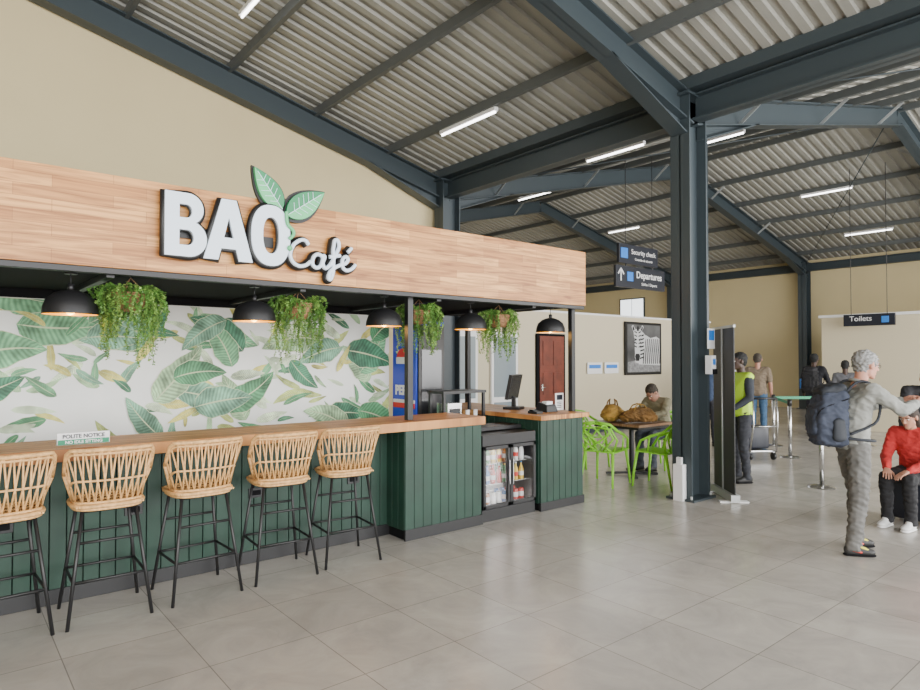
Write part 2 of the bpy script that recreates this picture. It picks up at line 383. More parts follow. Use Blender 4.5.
for i,t in enumerate(tints): ca.data[i].color=(*t,1)

b=MB()
b.bx(-3,4.22,4.72,5.32,.99,1.07,'ctop')
b.bx(-3,3.28,5.06,5.16,0,.99,'blackmat')
x=-3
while x<3.26: b.bx(x,x+.094,5.045,5.065,.09,.988,'green'); x+=.1
b.bx(-3,3.3,5.03,5.06,0,.1,'black')
b.bx(3.29,4.18,4.76,5.28,0,.99,'blackmat')
x=3.275
while x<4.14: b.bx(x,min(x+.096,4.19),4.745,4.765,.09,.988,'green'); x+=.1
y=4.76
while y<5.04: b.bx(3.27,3.29,y,y+.094,.09,.988,'green'); y+=.1
y=4.76
while y<5.25: b.bx(4.18,4.20,y,y+.094,.09,.988,'green'); y+=.1
b.bx(3.27,4.2,4.735,4.76,0,.1,'black')
for x in(.28,1.05,1.95,2.85):
    b.bx(x,x+.12,5.035,5.046,.52,.60,'black').bx(x+.02,x+.1,5.03,5.036,.54,.58,'blackmat')
b.obj('bar_counter',bevel=.003)
b=MB()
b.bx(4.98,5.78,4.68,6.8,.98,1.03,'ctopY')
b.bx(5.04,5.72,4.76,6.76,0,.98,'blackmat')
x=5.03
while x<5.7: b.bx(x,min(x+.094,5.73),4.735,4.762,.08,.978,'green'); x+=.1
y=4.76
while y<6.7: b.bx(5.715,5.735,y,y+.094,.08,.978,'green').bx(5.02,5.04,y,y+.094,.08,.978,'green'); y+=.1
b.bx(5.02,5.74,4.725,4.76,0,.09,'black')
b.bx(4.22,5.0,5.0,5.3,.88,.92,'black')
b.obj('service_counter',bevel=.003)
b=MB()
x0,x1,y0,y1=4.225,4.985,4.80,5.28
b.bx(x0,x1,y1-.03,y1,.03,.86,'white').bx(x0,x0+.03,y0,y1,.03,.86,'black').bx(x1-.03,x1,y0,y1,.03,.86,'black').bx(x0,x1,y0,y1,.83,.87,'black').bx(x0,x1,y0,y1,.03,.13,'black')
b.bx(x0,x1,y0-.03,y0,.76,.87,'black').bx(x0,x1,y0-.02,y0,.0,.12,'black')
xm=(x0+x1)/2
for xa,xb in((x0+.005,xm-.004),(xm+.004,x1-.005)):
    for q in((xa,xa+.035,.13,.755),(xb-.035,xb,.13,.755),(xa,xb,.13,.165),(xa,xb,.72,.755)): b.bx(q[0],q[1],y0-.04,y0,q[2],q[3],'black')
    b.bx(xa+.035,xb-.035,y0-.025,y0-.02,.165,.72,'clear')
b.bx(xm-.03,xm-.02,y0-.06,y0-.045,.35,.6,'chrome').bx(xm+.02,xm+.03,y0-.06,y0-.045,.35,.6,'chrome')
bc=[mk('drink_%d'%i,c_,.25) for i,c_ in enumerate([(.45,.16,.02),(.75,.75,.72),(.02,.15,.45),(.6,.04,.03),(.05,.25,.07),(.75,.50,.06)])]
M['cooler_led']=mk('cooler_led',(1,1,1),.5,emit=(.85,.93,1),es=5)
b.bx(x0+.04,x1-.04,y0+.02,y0+.05,.80,.815,'cooler_led')
for zi,zz in enumerate((.14,.36,.57)):
    b.bx(x0+.03,x1-.03,y0+.02,y1-.03,zz-.008,zz,'chrome')
    xx=x0+.085; k=0
    while xx<x1-.06:
        c_=bc[(k//2+zi*2)%6]
        for yy in(y0+.09,y0+.22):
            if zi==0: b.lathe([(0,0),(.027,0),(.029,.006),(.029,.105),(.024,.115),(0,.115)],(xx,yy,zz),c_,n=12).lathe([(.0295,.03),(.0295,.08)],(xx,yy,zz),'white',n=12)
            else: b.lathe([(0,0),(.028,0),(.029,.09),(.022,.115),(.011,.14),(.010,.165)],(xx,yy,zz),c_,n=12).lathe([(.012,.165),(.012,.18),(0,.18)],(xx,yy,zz),bc[(k+1)%6],n=10).lathe([(.0295,.03),(.0295,.075)],(xx,yy,zz),'white' if k%3 else bc[3],n=12)
        xx+=.082; k+=1
b.obj('drinks_cooler',bevel=.002)
b=MB(); b.bx(4.27,4.68,5.98,6.46,.05,2.08,'pepblue').bx(4.29,4.66,5.95,5.98,.1,2.03,'black').bx(4.33,4.62,5.945,5.951,.3,1.75,'screen').bx(4.29,4.66,6.0,6.4,0,.05,'black')
b.bx(4.262,4.27,6.0,6.44,1.12,1.16,'white').bx(4.262,4.27,6.0,6.44,1.06,1.12,'pepred')
for (m_,z0_,z1_) in(('pepred',.02,.15),('white',-.04,.04),('pepblue',-.15,-.05)):
    pts=[]
    for i in range(17):
        zz=z0_+(z1_-z0_)*i/16; hw=math.sqrt(max(0,.15**2-zz**2)); pts.append((hw,zz))
    xx=4.259-(.002 if m_=='white' else 0)
    b.add([(xx,6.22+h,1.62+z_) for h,z_ in pts]+[(xx,6.22-h,1.62+z_) for h,z_ in pts],[(i,i+17,i+18,i+1) for i in range(16)],m_)
uf=b.obj('upright_fridge',bevel=.006)
text('lettering','PEPSI',.15,(4.258,6.22,1.22),RX,'txt',uf,off=.008)
b=MB()
b.bx(4.30,4.93,5.5,5.8,1.25,1.28,'black').bx(4.30,4.93,5.5,5.8,.9,.93,'black')
for x in(4.31,4.89):
    for y in(5.51,5.76): b.bx(x,x+.03,y,y+.03,0,1.25,'black')
b.bx(4.4,4.6,5.55,5.75,.931,1.14,'chrome').bx(4.43,4.57,5.54,5.55,.97,1.08,'black')
for k,x in enumerate((4.68,4.74,4.80,4.86)): b.lathe([(0,0),(.026,0),(.03,.12),(0,.12)],(x,5.62,.931),'white' if k%2 else 'brownbag',n=12)
b.obj('equipment_shelf')
b=MB()
R=Matrix.Translation((5.42,5.55,1.031))@Matrix.Rotation(.5,4,'Z')
b.bx(-.12,.12,-.1,.1,0,.03,'black',X=R).bx(-.03,.03,-.02,.02,.02,.15,'black',X=R)
R2=R@Matrix.Translation((0,.0,.26))@Matrix.Rotation(.2,4,'X')
b.bx(-.22,.22,-.02,.02,-.14,.16,'black',X=R2).bx(-.205,.205,-.024,-.02,-.125,.145,'screen',X=R2)
b.obj('pos_terminal',bevel=.004)
b=MB(); b.hull([((5.36,4.95,1.035),.004),((5.54,4.95,1.035),.004),((5.36,5.13,1.035),.004),((5.54,5.13,1.035),.004),((5.38,5.1,1.13),.01),((5.52,5.1,1.13),.01),((5.38,4.97,1.10),.01),((5.52,4.97,1.10),.01)],'black',False)
b.bx(5.4,5.5,4.99,5.06,1.115,1.15,'white'); b.obj('receipt_printer')
b=MB(); b.bx(5.1,5.2,4.86,5.0,1.031,1.06,'black').bx(5.11,5.19,4.93,4.99,1.06,1.075,'screen'); b.obj('card_terminal',bevel=.005)
b=MB()
b.bx(5.56,5.70,4.98,5.03,1.031,1.045,'clear').bx(5.56,5.70,5.0,5.008,1.04,1.24,'white').bx(5.58,5.68,4.998,5.0,1.16,1.22,'signbk')
for k in range(4): b.bx(5.58,5.66,4.998,5.0,1.07+.02*k,1.078+.02*k,'signbk')
b.obj('menu_stand')
b=MB(); b.bx(.62,.93,4.93,4.945,1.071,1.15,'white').bx(.625,.925,4.925,4.93,1.073,1.105,'belt').bx(.62,.93,4.93,4.98,1.07,1.074,'white')
no=b.obj('notice_sign')
text('t1','POLITE NOTICE',.035,(.775,4.926,1.115),RF,'signbk',no,off=.0008,ext=.001)
text('t2','NO IDLE SITTING',.028,(.775,4.922,1.079),RF,'txt',no,off=.0008,ext=.001)

# ---------------------------------------------------------------- cafe sign
sg=MB(); sg.bx(1.3,2.0,4.70,4.72,2.5,2.58,'black'); so=sg.obj('cafe_sign')
YB=4.67
def arc(cx,cy,rx,ry,a0,a1,n=14): return [(cx+rx*math.cos(math.radians(a0+(a1-a0)*i/n)),cy+ry*math.sin(math.radians(a0+(a1-a0)*i/n))) for i in range(n+1)]
def sell(cx,cy,rx,ry,n=40,pw=.86):
    return [(cx+rx*math.copysign(abs(math.cos(t))**pw,math.cos(t)),cy+ry*math.copysign(abs(math.sin(t))**pw,math.sin(t))) for t in [2*math.pi*i/n for i in range(n)]]
LET={'B':[[(0,0),(0,1)]+arc(.37,.755,.25,.245,90,-60)+arc(.38,.285,.30,.285,62,-90),
          [(.23,.61),(.23,.82)]+arc(.35,.715,.085,.105,90,-90,8)[0:], [(.23,.18),(.23,.42)]+arc(.37,.30,.095,.12,90,-90,8)],
     'A':[[(0,0),(.30,1),(.56,1),(.86,0),(.61,0),(.56,.19),(.30,.19),(.25,0)],[(.345,.37),(.515,.37),(.43,.70)]],
     'O':[sell(.40,.5,.40,.52),sell(.40,.5,.165,.31)]}
def letter(name,ch,ox,oz,sx,sz,y,ext,mat):
    c=bpy.data.curves.new(name,'CURVE'); c.dimensions='2D'; c.fill_mode='BOTH'; c.extrude=ext
    for pl in LET[ch]:
        s_=c.splines.new('POLY'); s_.points.add(len(pl)-1); s_.use_cyclic_u=True
        for q,(x,z_) in zip(s_.points,pl): q.co=(x*sx,z_*sz,0,1)
    c.materials.append(M[mat]); o=bpy.data.objects.new(name,c); col.objects.link(o); o.location=(ox,y,oz); o.rotation_euler=RF; o.parent=so
for ch,ox,sx in(('B',1.195,.415),('A',1.455,.415),('O',1.80,.385)):
    letter('letter_'+ch,ch,ox,2.36,sx,.445,YB-.03,.012,'white_sign')
    b=MB()
    b.tube([(x*sx+ox,YB-.002,z_*.445+2.36) for x,z_ in LET[ch][0]],.026,'black',n=8,closed=True)
    for h in LET[ch][1:]:
        b.tube([(x*sx+ox,YB-.002,z_*.445+2.36) for x,z_ in h],.010,'black',n=6,closed=True)
    b.obj('letter_edge_'+ch,parent=so)
    letter('letter_back_'+ch,ch,ox,2.36,sx,.445,YB+.005,.02,'black')
def stroke(name,pts,depth,y,mat,scx=.125,scz=.105,ox=2.10,oz=2.365,par=so):
    c=bpy.data.curves.new(name,'CURVE'); c.dimensions='3D'; c.bevel_depth=depth; c.bevel_resolution=3; c.use_fill_caps=True
    s_=c.splines.new('BEZIER'); s_.bezier_points.add(len(pts)-1)
    for bp,(x,z_) in zip(s_.bezier_points,pts):
        bp.co=(ox+x*scx,y,oz+z_*scz); bp.handle_left_type=bp.handle_right_type='AUTO'
    c.materials.append(M[mat]); o=bpy.data.objects.new(name,c); col.objects.link(o); o.parent=par; return o
CAF=[[(1.35,1.75),(1.1,2.05),(.6,1.9),(.2,1.3),(.15,.6),(.55,.12),(1.1,.15),(1.5,.5)],
[(2.3,1.0),(1.95,1.1),(1.62,.6),(1.75,.12),(2.1,.15),(2.33,.7),(2.4,1.05),(2.35,.4),(2.5,.1),(2.85,.35)],
[(2.85,.35),(3.3,1.3),(3.5,2.1),(3.3,2.4),(3.12,1.9),(3.1,.5),(3.0,-.5),(2.82,-.75),(2.8,-.3),(3.2,.2),(3.6,.45)],
[(2.8,1.0),(3.6,1.2)],[(3.6,.45),(4.1,.75),(4.15,1.08),(3.9,1.1),(3.75,.6),(3.95,.12),(4.4,.2),(4.75,.6)],[(4.15,1.5),(4.45,1.9)]]
for i,p in enumerate(CAF):
    stroke('script_back_%d'%i,p,.034,YB+.012,'black'); stroke('script_%d'%i,p,.0155,YB-.028,'white_sign')
def leaf2d(base,tip,w,y,ma,mb_,mbk):
    bx_,bz=base;tx,tz=tip; dx,dz=tx-bx_,tz-bz; l=math.hypot(dx,dz); ux,uz=dx/l,dz/l
    m=MB()
    for sc,yy,fr,mats_ in((1.25,y+.02,y+.045,(mbk,mbk)),(1,y-.012,y+.02,(ma,mb_))):
        for sgn,mt in((1,mats_[0]),(-1,mats_[1])):
            n_=16; A=[];
            for j in range(n_+1):
                s_=j/n_; ww=w*sc*math.sin(math.pi*s_**.75)**.9 if 0<s_<1 else 0
                e=(s_-.5)*(1+.12*(sc>1))+.5
                mx_=bx_+ux*l*e; mz=bz+uz*l*e
                A.append(((mx_,mz),(mx_-uz*ww*sgn,mz+ux*ww*sgn)))
            vs=[];
            for (c0,c1) in A: vs+=[(c0[0],yy,c0[1]),(c1[0],yy,c1[1]),(c0[0],fr,c0[1]),(c1[0],fr,c1[1])]
            fs=[]
            for j in range(n_):
                o_=4*j; fs+=[(o_,o_+1,o_+5,o_+4),(o_+1,o_+3,o_+7,o_+5)]
            m.add(vs,fs,mt)
    for j in range(3,13,2):
        s_=j/16
        for sgn in(-1,1):
            ww=w*.75*math.sin(math.pi*s_**.75); mx_=bx_+ux*l*s_; mz=bz+uz*l*s_
            m.ob((mx_,y-.014,mz),(mx_-uz*ww*sgn+ux*ww*.6,y-.014,mz+ux*ww*sgn+uz*ww*.6),.003,.004,'white_sign',up=(0,1,0))
    m.ob((bx_,y-.014,bz),(bx_+ux*l*.9,y-.014,bz+uz*l*.9),.004,.007,'white_sign',up=(0,1,0))
    return m.obj('leaf',parent=so)
leaf2d((2.05,2.80),(1.83,3.09),.085,YB-.01,'leafL','leafD','black')
leaf2d((2.09,2.76),(2.41,2.99),.095,YB-.01,'leafD','leafL','black')
stroke('stem_back',[(0,0),(.1,-.9),(.5,-1.5),(.2,-2.0)],.026,YB+.01,'black',ox=2.07,oz=2.78)
stroke('stem',[(0,0),(.1,-.9),(.5,-1.5),(.2,-2.0)],.014,YB-.05,'leafL',ox=2.07,oz=2.78)
sm_=MB(); sm_.hull([((2.10,YB-.05,2.50),.022)],'leafL'); sm_.obj('stem_dot',parent=so)

# ---------------------------------------------------------------- pendants
b=MB()
pr=[(.02,.13),(.05,.125),(.10,.105),(.145,.065),(.165,.01),(.17,-.035)]
b.lathe(pr,(0,0,0),'black').lathe([(r_-.004,z_-.004) for r_,z_ in pr],(0,0,0),'lampin').lathe([(.17,-.035),(.166,-.039)],(0,0,0),'black')
b.cyl((0,0,.12),(0,0,.17),.02,'black').cyl((0,0,.16),(0,0,.245),.004,'black').hull([((0,0,-.01),.034)],'bulb').cyl((0,0,.02),(0,0,.12),.015,'black').cyl((0,0,.235),(0,0,.248),.04,'black')
lo=None
for x in(.70,1.98,3.22,4.28,5.50):
    l=(x,5.02,1.985)
    lo=b.obj('pendant_lamp',l) if lo is None else dup(lo,l)
    pl=bpy.data.lights.new('bulb_light','POINT'); pl.energy=2.5; pl.color=(1,.55,.15); pl.shadow_soft_size=.03
    q=bpy.data.objects.new('bulb_light',pl); col.objects.link(q); q.location=(x,5.02,1.91)
def plant(seed,R_):
    rnd=random.Random(seed); b=MB()
    b.lathe([(0,-.12),(.07,-.12),(.11,-.06),(.125,0),(.13,.01),(.12,.01),(.10,-.03),(0,-.03)],(0,0,0),'basket',n=20)
    for k in range(6): b.tube([((.107+.004*k)*math.cos(t*math.pi/8),(.107+.004*k)*math.sin(t*math.pi/8),-.06+.013*k) for t in range(16)],.007,'basket',n=5,closed=True)
    for a in(0,2.09,4.19): b.cyl((.12*math.cos(a),.12*math.sin(a),0),(0,0,.12),.003,'basket',n=5)
    b.cyl((0,0,.11),(0,0,.135),.003,'black',n=5)
    for s_ in range(150):
        a=rnd.uniform(0,2*math.pi)
        front=math.cos(a+2.15)>.45
        if front and rnd.random()<.5: continue
        out=rnd.uniform(.12,R_); ln=rnd.uniform(.15,.66)*(1 if rnd.random()<.8 else .5)*(1.3-.55*out/R_); up=rnd.uniform(.0,.09)
        pts=[]; wob=rnd.uniform(-.5,.5); K=21
        for j in range(K):
            t=j/(K-1); rr=.05+(out-.05)*min(1,t*2.6)**.6; aa=a+wob*t*.5
            zz=.01+up*math.sin(min(1,t*3)*math.pi*.6)-ln*max(0,t-.12)**1.05
            pts.append(V((rr*math.cos(aa)+.014*math.sin(9*t+a*5),rr*math.sin(aa)+.014*math.cos(8*t+a*3),zz)))
        mt='plant' if rnd.random()<.55 else 'plant2'
        b.tube(pts[::2],.0018,'plant',n=3)
        for j in range(2,len(pts)*2-1):
            p=pts[j//2].lerp(pts[min(K-1,j//2+1)],.5*(j%2))
            for q in range(2):
                d=V((rnd.uniform(-1,1),rnd.uniform(-1,1),rnd.uniform(-.8,.35))).normalized(); s2=d.cross(V((rnd.uniform(-1,1),rnd.uniform(-1,1),1))).normalized()
                L_=rnd.uniform(.014,.026); w_=L_*.33
                b.add([p,p+d*L_*.5+s2*w_,p+d*L_,p+d*L_*.5-s2*w_],[(0,1,2,3)],mt)
    return b
for i,(x,R_) in enumerate(((1.06,.25),(2.36,.23),(3.62,.22),(4.68,.22))):
    plant(i,R_).obj('hanging_plant',(x,5.02 if i else 4.98,2.10))

# ---------------------------------------------------------------- bar stools (sitter faces +Y)
b=MB()
for sx in(-1,1):
    for sy in(-1,1): b.cyl((sx*.15,sy*.13,.70),(sx*.235,sy*.225,0.0),.011,'black',n=8)
def ring(z):
    f=(.70-z)/.70; a=.15+.085*f; c_=.13+.095*f
    return [(-a,-c_,z),(a,-c_,z),(a,c_,z),(-a,c_,z)]
for z_ in(.27,.50):
    q=ring(z_)
    for i in range(4):
        if z_>.4 and i%2: continue
        b.cyl(q[i],q[(i+1)%4],.009,'black',n=8)
q=ring(.69); 
for i in range(4): b.cyl(q[i],q[(i+1)%4],.011,'black',n=8)
b.cyl((-.15,0,.69),(.15,0,.69),.009,'black')
def sq(t,a,c_,z,pw=.6):
    x=math.copysign(abs(math.cos(t))**pw,math.cos(t))*a; y=math.copysign(abs(math.sin(t))**pw,math.sin(t))*c_; return (x,y,z)
b.tube([sq(2*math.pi*k/28,.205,.20,.725) for k in range(28)],.014,'rattan',closed=True)
b.tube([sq(2*math.pi*k/28,.195,.19,.705) for k in range(28)],.010,'rattan',closed=True)
for k in range(-12,13):
    x=k*.0155; b.cyl((x,-.18,.725),(x,.18,.725),.0062,'rattan',n=6)
for y in(-.1,0,.1): b.cyl((-.19,y,.733),(.19,y,.733),.006,'rattan',n=6)
def bk(u,z):
    f=(z-.73)/.35; a=.185+.060*f
    au=abs(u); wing=max(0,au-.76)/.24
    x=math.copysign(min(au/.82,1)**.97,u)*a
    y=-.185-.060*f+.05*(min(au/.8,1))**2.5+wing*(.12)
    return V((x,y,z-.16*f*wing**1.2))
def rail(z,r): b.tube([bk(-1+2*k/32,z) for k in range(33)],r,'rattan')
rail(1.08,.014); rail(1.055,.008); rail(.885,.007); rail(.745,.010)
nS=14
for k in range(nS-1):
    du=1.94/(nS-1); u=-.97+du*k
    b.tube([bk(u,.745),bk(u+du*.5,.885),bk(u+du*.12,1.07)],.0062,'rattan',n=6)
    b.tube([bk(u+du,.745),bk(u+du*.5,.885),bk(u+du*.88,1.07)],.0062,'rattan',n=6)
for u in(-1,1): b.tube([bk(u,.73),bk(u,1.075)],.013,'rattan')
so_=None
for x,yw in((.31,.05),(.87,-.03),(1.45,.04),(2.05,-.08),(2.62,-.12)):
    l=(x,4.70,0)
    if so_ is None: so_=b.obj('bar_stool',l,yw)
    else: dup(so_,l,yw)

# ---------------------------------------------------------------- dining set
b=MB(); b.bx(-.4,.4,-.4,.4,.715,.75,'table').bx(-.37,.37,-.37,.37,.68,.714,'black').cyl((0,0,.03),(0,0,.69),.035,'black')
for a in range(4):
    t=a*math.pi/2+math.pi/4; b.ob((0,0,.035),(.36*math.cos(t),.36*math.sin(t),.02),.05,.03,'black')
b.obj('cafe_table',(7.62,5.42,0),.0,bevel=.004)
b=MB()
b.hull([((-.2,-.18,.44),(.03,.03,.012)),((.2,-.18,.44),(.03,.03,.012)),((.22,.2,.455),(.03,.03,.012)),((-.22,.2,.455),(.03,.03,.012))],'lime')
for sx in(-1,1):
    b.tube([(sx*.2,.2,.45),(sx*.225,.235,.2),(sx*.235,.25,0)],[.022,.017,.014],'lime')
    b.tube([(sx*.19,-.18,.45),(sx*.21,-.23,.2),(sx*.225,-.27,0)],[.022,.017,.014],'lime')
    b.tube([(sx*.225,.2,.45),(sx*.26,.12,.6),(sx*.265,-.02,.665),(sx*.25,-.17,.72),(sx*.19,-.25,.80),(0,-.28,.83)],[.018,.016,.018,.018,.018,.018],'lime')
    b.tube([(sx*.2,-.18,.45),(sx*.26,-.2,.6),(sx*.2,-.25,.74),(0,-.27,.76)],.014,'lime')
    b.tube([(sx*.06,-.19,.45),(sx*.22,-.23,.62),(sx*.14,-.26,.78),(-sx*.04,-.28,.82)],.013,'lime')
    b.tube([(sx*.17,-.18,.45),(0,-.22,.56),(-sx*.15,-.24,.66),(-sx*.2,-.25,.76)],.013,'lime')
    b.tube([(sx*.02,-.19,.45),(sx*.10,-.22,.60),(0,-.25,.72),(-sx*.12,-.27,.80)],.011,'lime')
    b.tube([(sx*.22,.05,.45),(sx*.26,.0,.66)],.012,'lime')
co=b.obj('dining_chair',(6.80,5.25,0),-1.35)
dup(co,(7.22,4.72,0),.15); dup(co,(8.5,5.5,0),1.5); dup(co,(7.7,6.3,0),3.0)
def bag(mat,strap,seed):
    bb=MB(); k=seed*.06
    bb.blob([[((-.22,0,.09),(.13,.13,.085)),((.20,0,.09),(.13,.13,.085)),((-.12+k,0,.17),(.12,.10,.06)),((.12,0,.15+k*.5),(.12,.10,.06))],
             [((.22,-.10,.07),(.08,.06,.06)),((.02,-.12,.07),(.08,.05,.06))]],mat,.011,4,disp=.035,dscale=.10,fold=True)
    for s_ in(-1,1): bb.tube([(-.13,s_*.06,.2),(-.08,s_*.05,.27),(.0,s_*.03,.30),(.08,s_*.05,.27),(.13,s_*.06,.2)],.010,strap)
    bb.tube([(-.30,-.02,.15),(-.1,-.01,.235),(.1,-.01,.225),(.30,-.02,.15)],.006,strap,n=6)
    return bb
bag('orangebag','brownbag',0).obj('travel_bag',(7.42,5.60,.765),.5,scale=1.0)
bag('brownbag','orangebag',1).obj('travel_bag',(7.50,5.22,.765),-.3,scale=.85)

# ---------------------------------------------------------------- hall furniture
p0=V((7.02,3.60,0)); p1=V((7.50,4.11,0)); d_=(p1-p0); yw=math.atan2(d_.y,d_.x); l_=d_.length
b=MB(); b.bx(0,l_,-.005,.005,.08,2.02,'banner').bx(-.01,l_+.01,-.012,.012,2.0,2.03,'galv').bx(-.01,l_+.01,-.05,.05,.01,.09,'galv')
b.bx(.02,.1,-.16,.16,0,.015,'white').bx(l_-.1,l_-.02,-.16,.16,0,.015,'white').cyl((l_/2,.02,.05),(l_/2,.02,2.0),.01,'galv')
b.obj('pull_up_banner',p0,yw)
b=MB(); b.bx(7.0,7.1,3.86,3.945,1.46,1.68,'white').bx(7.01,7.09,3.84,3.86,1.46,1.52,'blackmat').bx(7.02,7.08,3.855,3.86,1.57,1.64,'blue'); b.obj('hand_sanitizer_dispenser',bevel=.01)
b=MB(); b.bx(7.03,7.19,3.925,3.935,1.76,2.0,'white').bx(7.05,7.17,3.92,3.926,1.86,1.98,'blue'); b.obj('wall_notice')
b=MB(); b.bx(10.15,11.45,7.48,7.54,3.50,3.88,'signbk').bx(10.05,11.70,7.48,7.54,3.03,3.45,'signbk').bx(10.2,10.42,7.47,7.482,3.60,3.80,'blue')
for k in(10.4,11.3): b.cyl((k,7.51,3.87),(k,7.51,zr(k)-.1),.008,'black',n=6); b.cyl((k,7.51,3.44),(k,7.51,3.51),.02,'black',n=6)
so2=b.obj('departures_sign',bevel=.004)
text('t1','Security check',.14,(10.95,7.475,3.70),RF,'txt',so2); text('t2','Contrôle de sécurité',.07,(10.95,7.475,3.58),RF,'txt',so2)
text('t3','Departures',.19,(11.14,7.475,3.24),RF,'txt',so2,off=.002); text('t4','Salidas / Départs',.08,(11.14,7.475,3.10),RF,'txt',so2)
b2=MB(); b2.ob((10.2,7.474,3.15),(10.2,7.474,3.38),.03,.006,'txt',up=(0,1,0)).ob((10.11,7.474,3.28),(10.2,7.474,3.39),.03,.006,'txt',up=(0,1,0)).ob((10.29,7.474,3.28),(10.2,7.474,3.39),.03,.006,'txt',up=(0,1,0)); b2.obj('arrow',parent=so2)
b2=MB(); b2.bx(10.40,10.59,7.47,7.482,3.16,3.34,'blue'); b2.obj('pictogram',parent=so2)
b=MB(); b.bx(15.8,15.86,4.55,5.55,2.36,2.62,'signbk').bx(15.79,15.8,4.66,4.80,2.42,2.56,'blue').cyl((15.83,4.7,2.6),(15.83,4.7,5.9),.008,'black',n=6).cyl((15.83,5.4,2.6),(15.83,5.4,5.9),.008,'black',n=6)
ts=b.obj('toilets_sign',bevel=.004); text('t1','Toilets',.16,(15.785,5.2,2.47),RX,'txt',ts)
b=MB(); zx=12.35; b.bx(zx,zx+1.45,8.93,8.975,1.25,2.5,'black').bx(zx+.06,zx+1.39,8.925,8.931,1.31,2.44,'photo')
def flat(pts,k,m_): b.add([(zx+x,8.9245-.0006*k,1.25+z_) for x,z_ in pts],[tuple(range(len(pts)))],m_)
flat([(.07,.07),(1.38,.07),(1.38,.34),(.9,.30),(.5,.36),(.07,.30)],0,'zg')
flat([(.50,.25),(1.38,.22),(1.38,.86),(1.22,.92),(.98,.88),(.78,.95),(.60,.80)],1,'zw')
for k in range(9):
    x=.66+.085*k; flat([(x,.26),(x+.035,.26),(x+.075,.6),(x+.05,.86),(x+.015,.86),(x+.03,.6)],2,'zb')
flat([(.36,.30),(.62,.24),(.80,.92),(.66,1.02),(.44,.98),(.34,.72)],3,'zw')
for k in range(7):
    z_=.34+.088*k; flat([(.36,z_),(.70,z_+.06),(.72,z_+.10),(.36,z_+.035)],4,'zb')
flat([(.30,1.0),(.36,.66),(.34,.42),(.40,.32),(.50,.32),(.56,.42),(.55,.66),(.62,1.0),(.54,1.08),(.38,1.08)],5,'zw')
for k in range(5):
    z_=.64+.085*k; flat([(.33+.0*k,z_+.03),(.43,z_),(.43,z_+.03),(.33,z_+.06)],6,'zb'); flat([(.59,z_+.03),(.49,z_),(.49,z_+.03),(.59,z_+.06)],6,'zb')
flat([(.35,.44),(.39,.33),(.51,.33),(.55,.44),(.52,.50),(.38,.50)],7,'zb')
for ex in(.355,.545): flat([(ex-.02,.80),(ex+.02,.80),(ex+.02,.84),(ex-.02,.84)],7,'zb')
flat([(.30,1.0),(.22,1.14),(.28,1.18),(.38,1.06)],5,'zw'); flat([(.62,1.0),(.70,1.14),(.64,1.18),(.54,1.06)],5,'zw')
flat([(.28,1.04),(.25,1.13),(.29,1.15),(.34,1.06)],6,'zb'); flat([(.64,1.04),(.67,1.13),(.63,1.15),(.58,1.06)],6,'zb')
flat([(.42,1.04),(.44,1.15),(.50,1.15),(.51,1.04)],6,'zb')
b.obj('zebra_picture')
b=MB()
for x in(11.0,11.6): b.bx(x,x+.5,8.95,8.975,1.3,1.55,'white').bx(x+.05,x+.45,8.945,8.951,1.42,1.5,'blue')
b.obj('framed_notices')
def stan(x,y):
    b=MB(); b.lathe([(0,.03),(.05,.028),(.15,.015),(.165,0)],(0,0,0),'chrome').cyl((0,0,.02),(0,0,.93),.03,'chrome',n=16).cyl((0,0,.86),(0,0,.96),.036,'black',n=16)
    return b.obj('queue_stanchion',(x,y,0))
P=[(8.73,3.34),(10.97,4.68),(12.2,5.5),(13.6,4.4)]
for p in P: stan(*p)
for i,(p,q) in enumerate(zip(P[1:],P[2:])):
    dd=V((q[0]-p[0],q[1]-p[1])).normalized()*.037
    MB().ob((p[0]+dd.x,p[1]+dd.y,.90),(q[0]-dd.x,q[1]-dd.y,.90),.004,.05,'belt').obj('barrier_belt')
b=MB()
for sx in(-.2,.2):
    b.tube([(sx,.3,.12),(sx*1.1,-.35,.14),(sx,-.42,.6),(sx,-.40,1.0)],.015,'chrome')
b.cyl((-.2,-.40,1.0),(.2,-.40,1.0),.018,'black'); b.bx(-.2,.2,-.3,.28,.13,.15,'chrome').cyl((-.2,-.41,.55),(.2,-.41,.55),.012,'chrome')
for x,y in((-.2,-.3),(.2,-.3),(0,.28)): b.cyl((x-.02,y,.06),(x+.02,y,.06),.06,'black',n=16); b.bx(x-.008,x+.008,y-.01,y+.01,.06,.13,'chrome')
b.hull([((-.15,-.2,.2),.03),((.15,-.2,.2),.03),((-.15,.15,.2),.03),((.15,.15,.2),.03),((-.15,-.2,.5),.03),((.15,-.2,.5),.03),((-.15,.1,.5),.03),((.15,.1,.5),.03)],'signbk')
b.obj('luggage_trolley',(10.5,5.1,0),-.6)

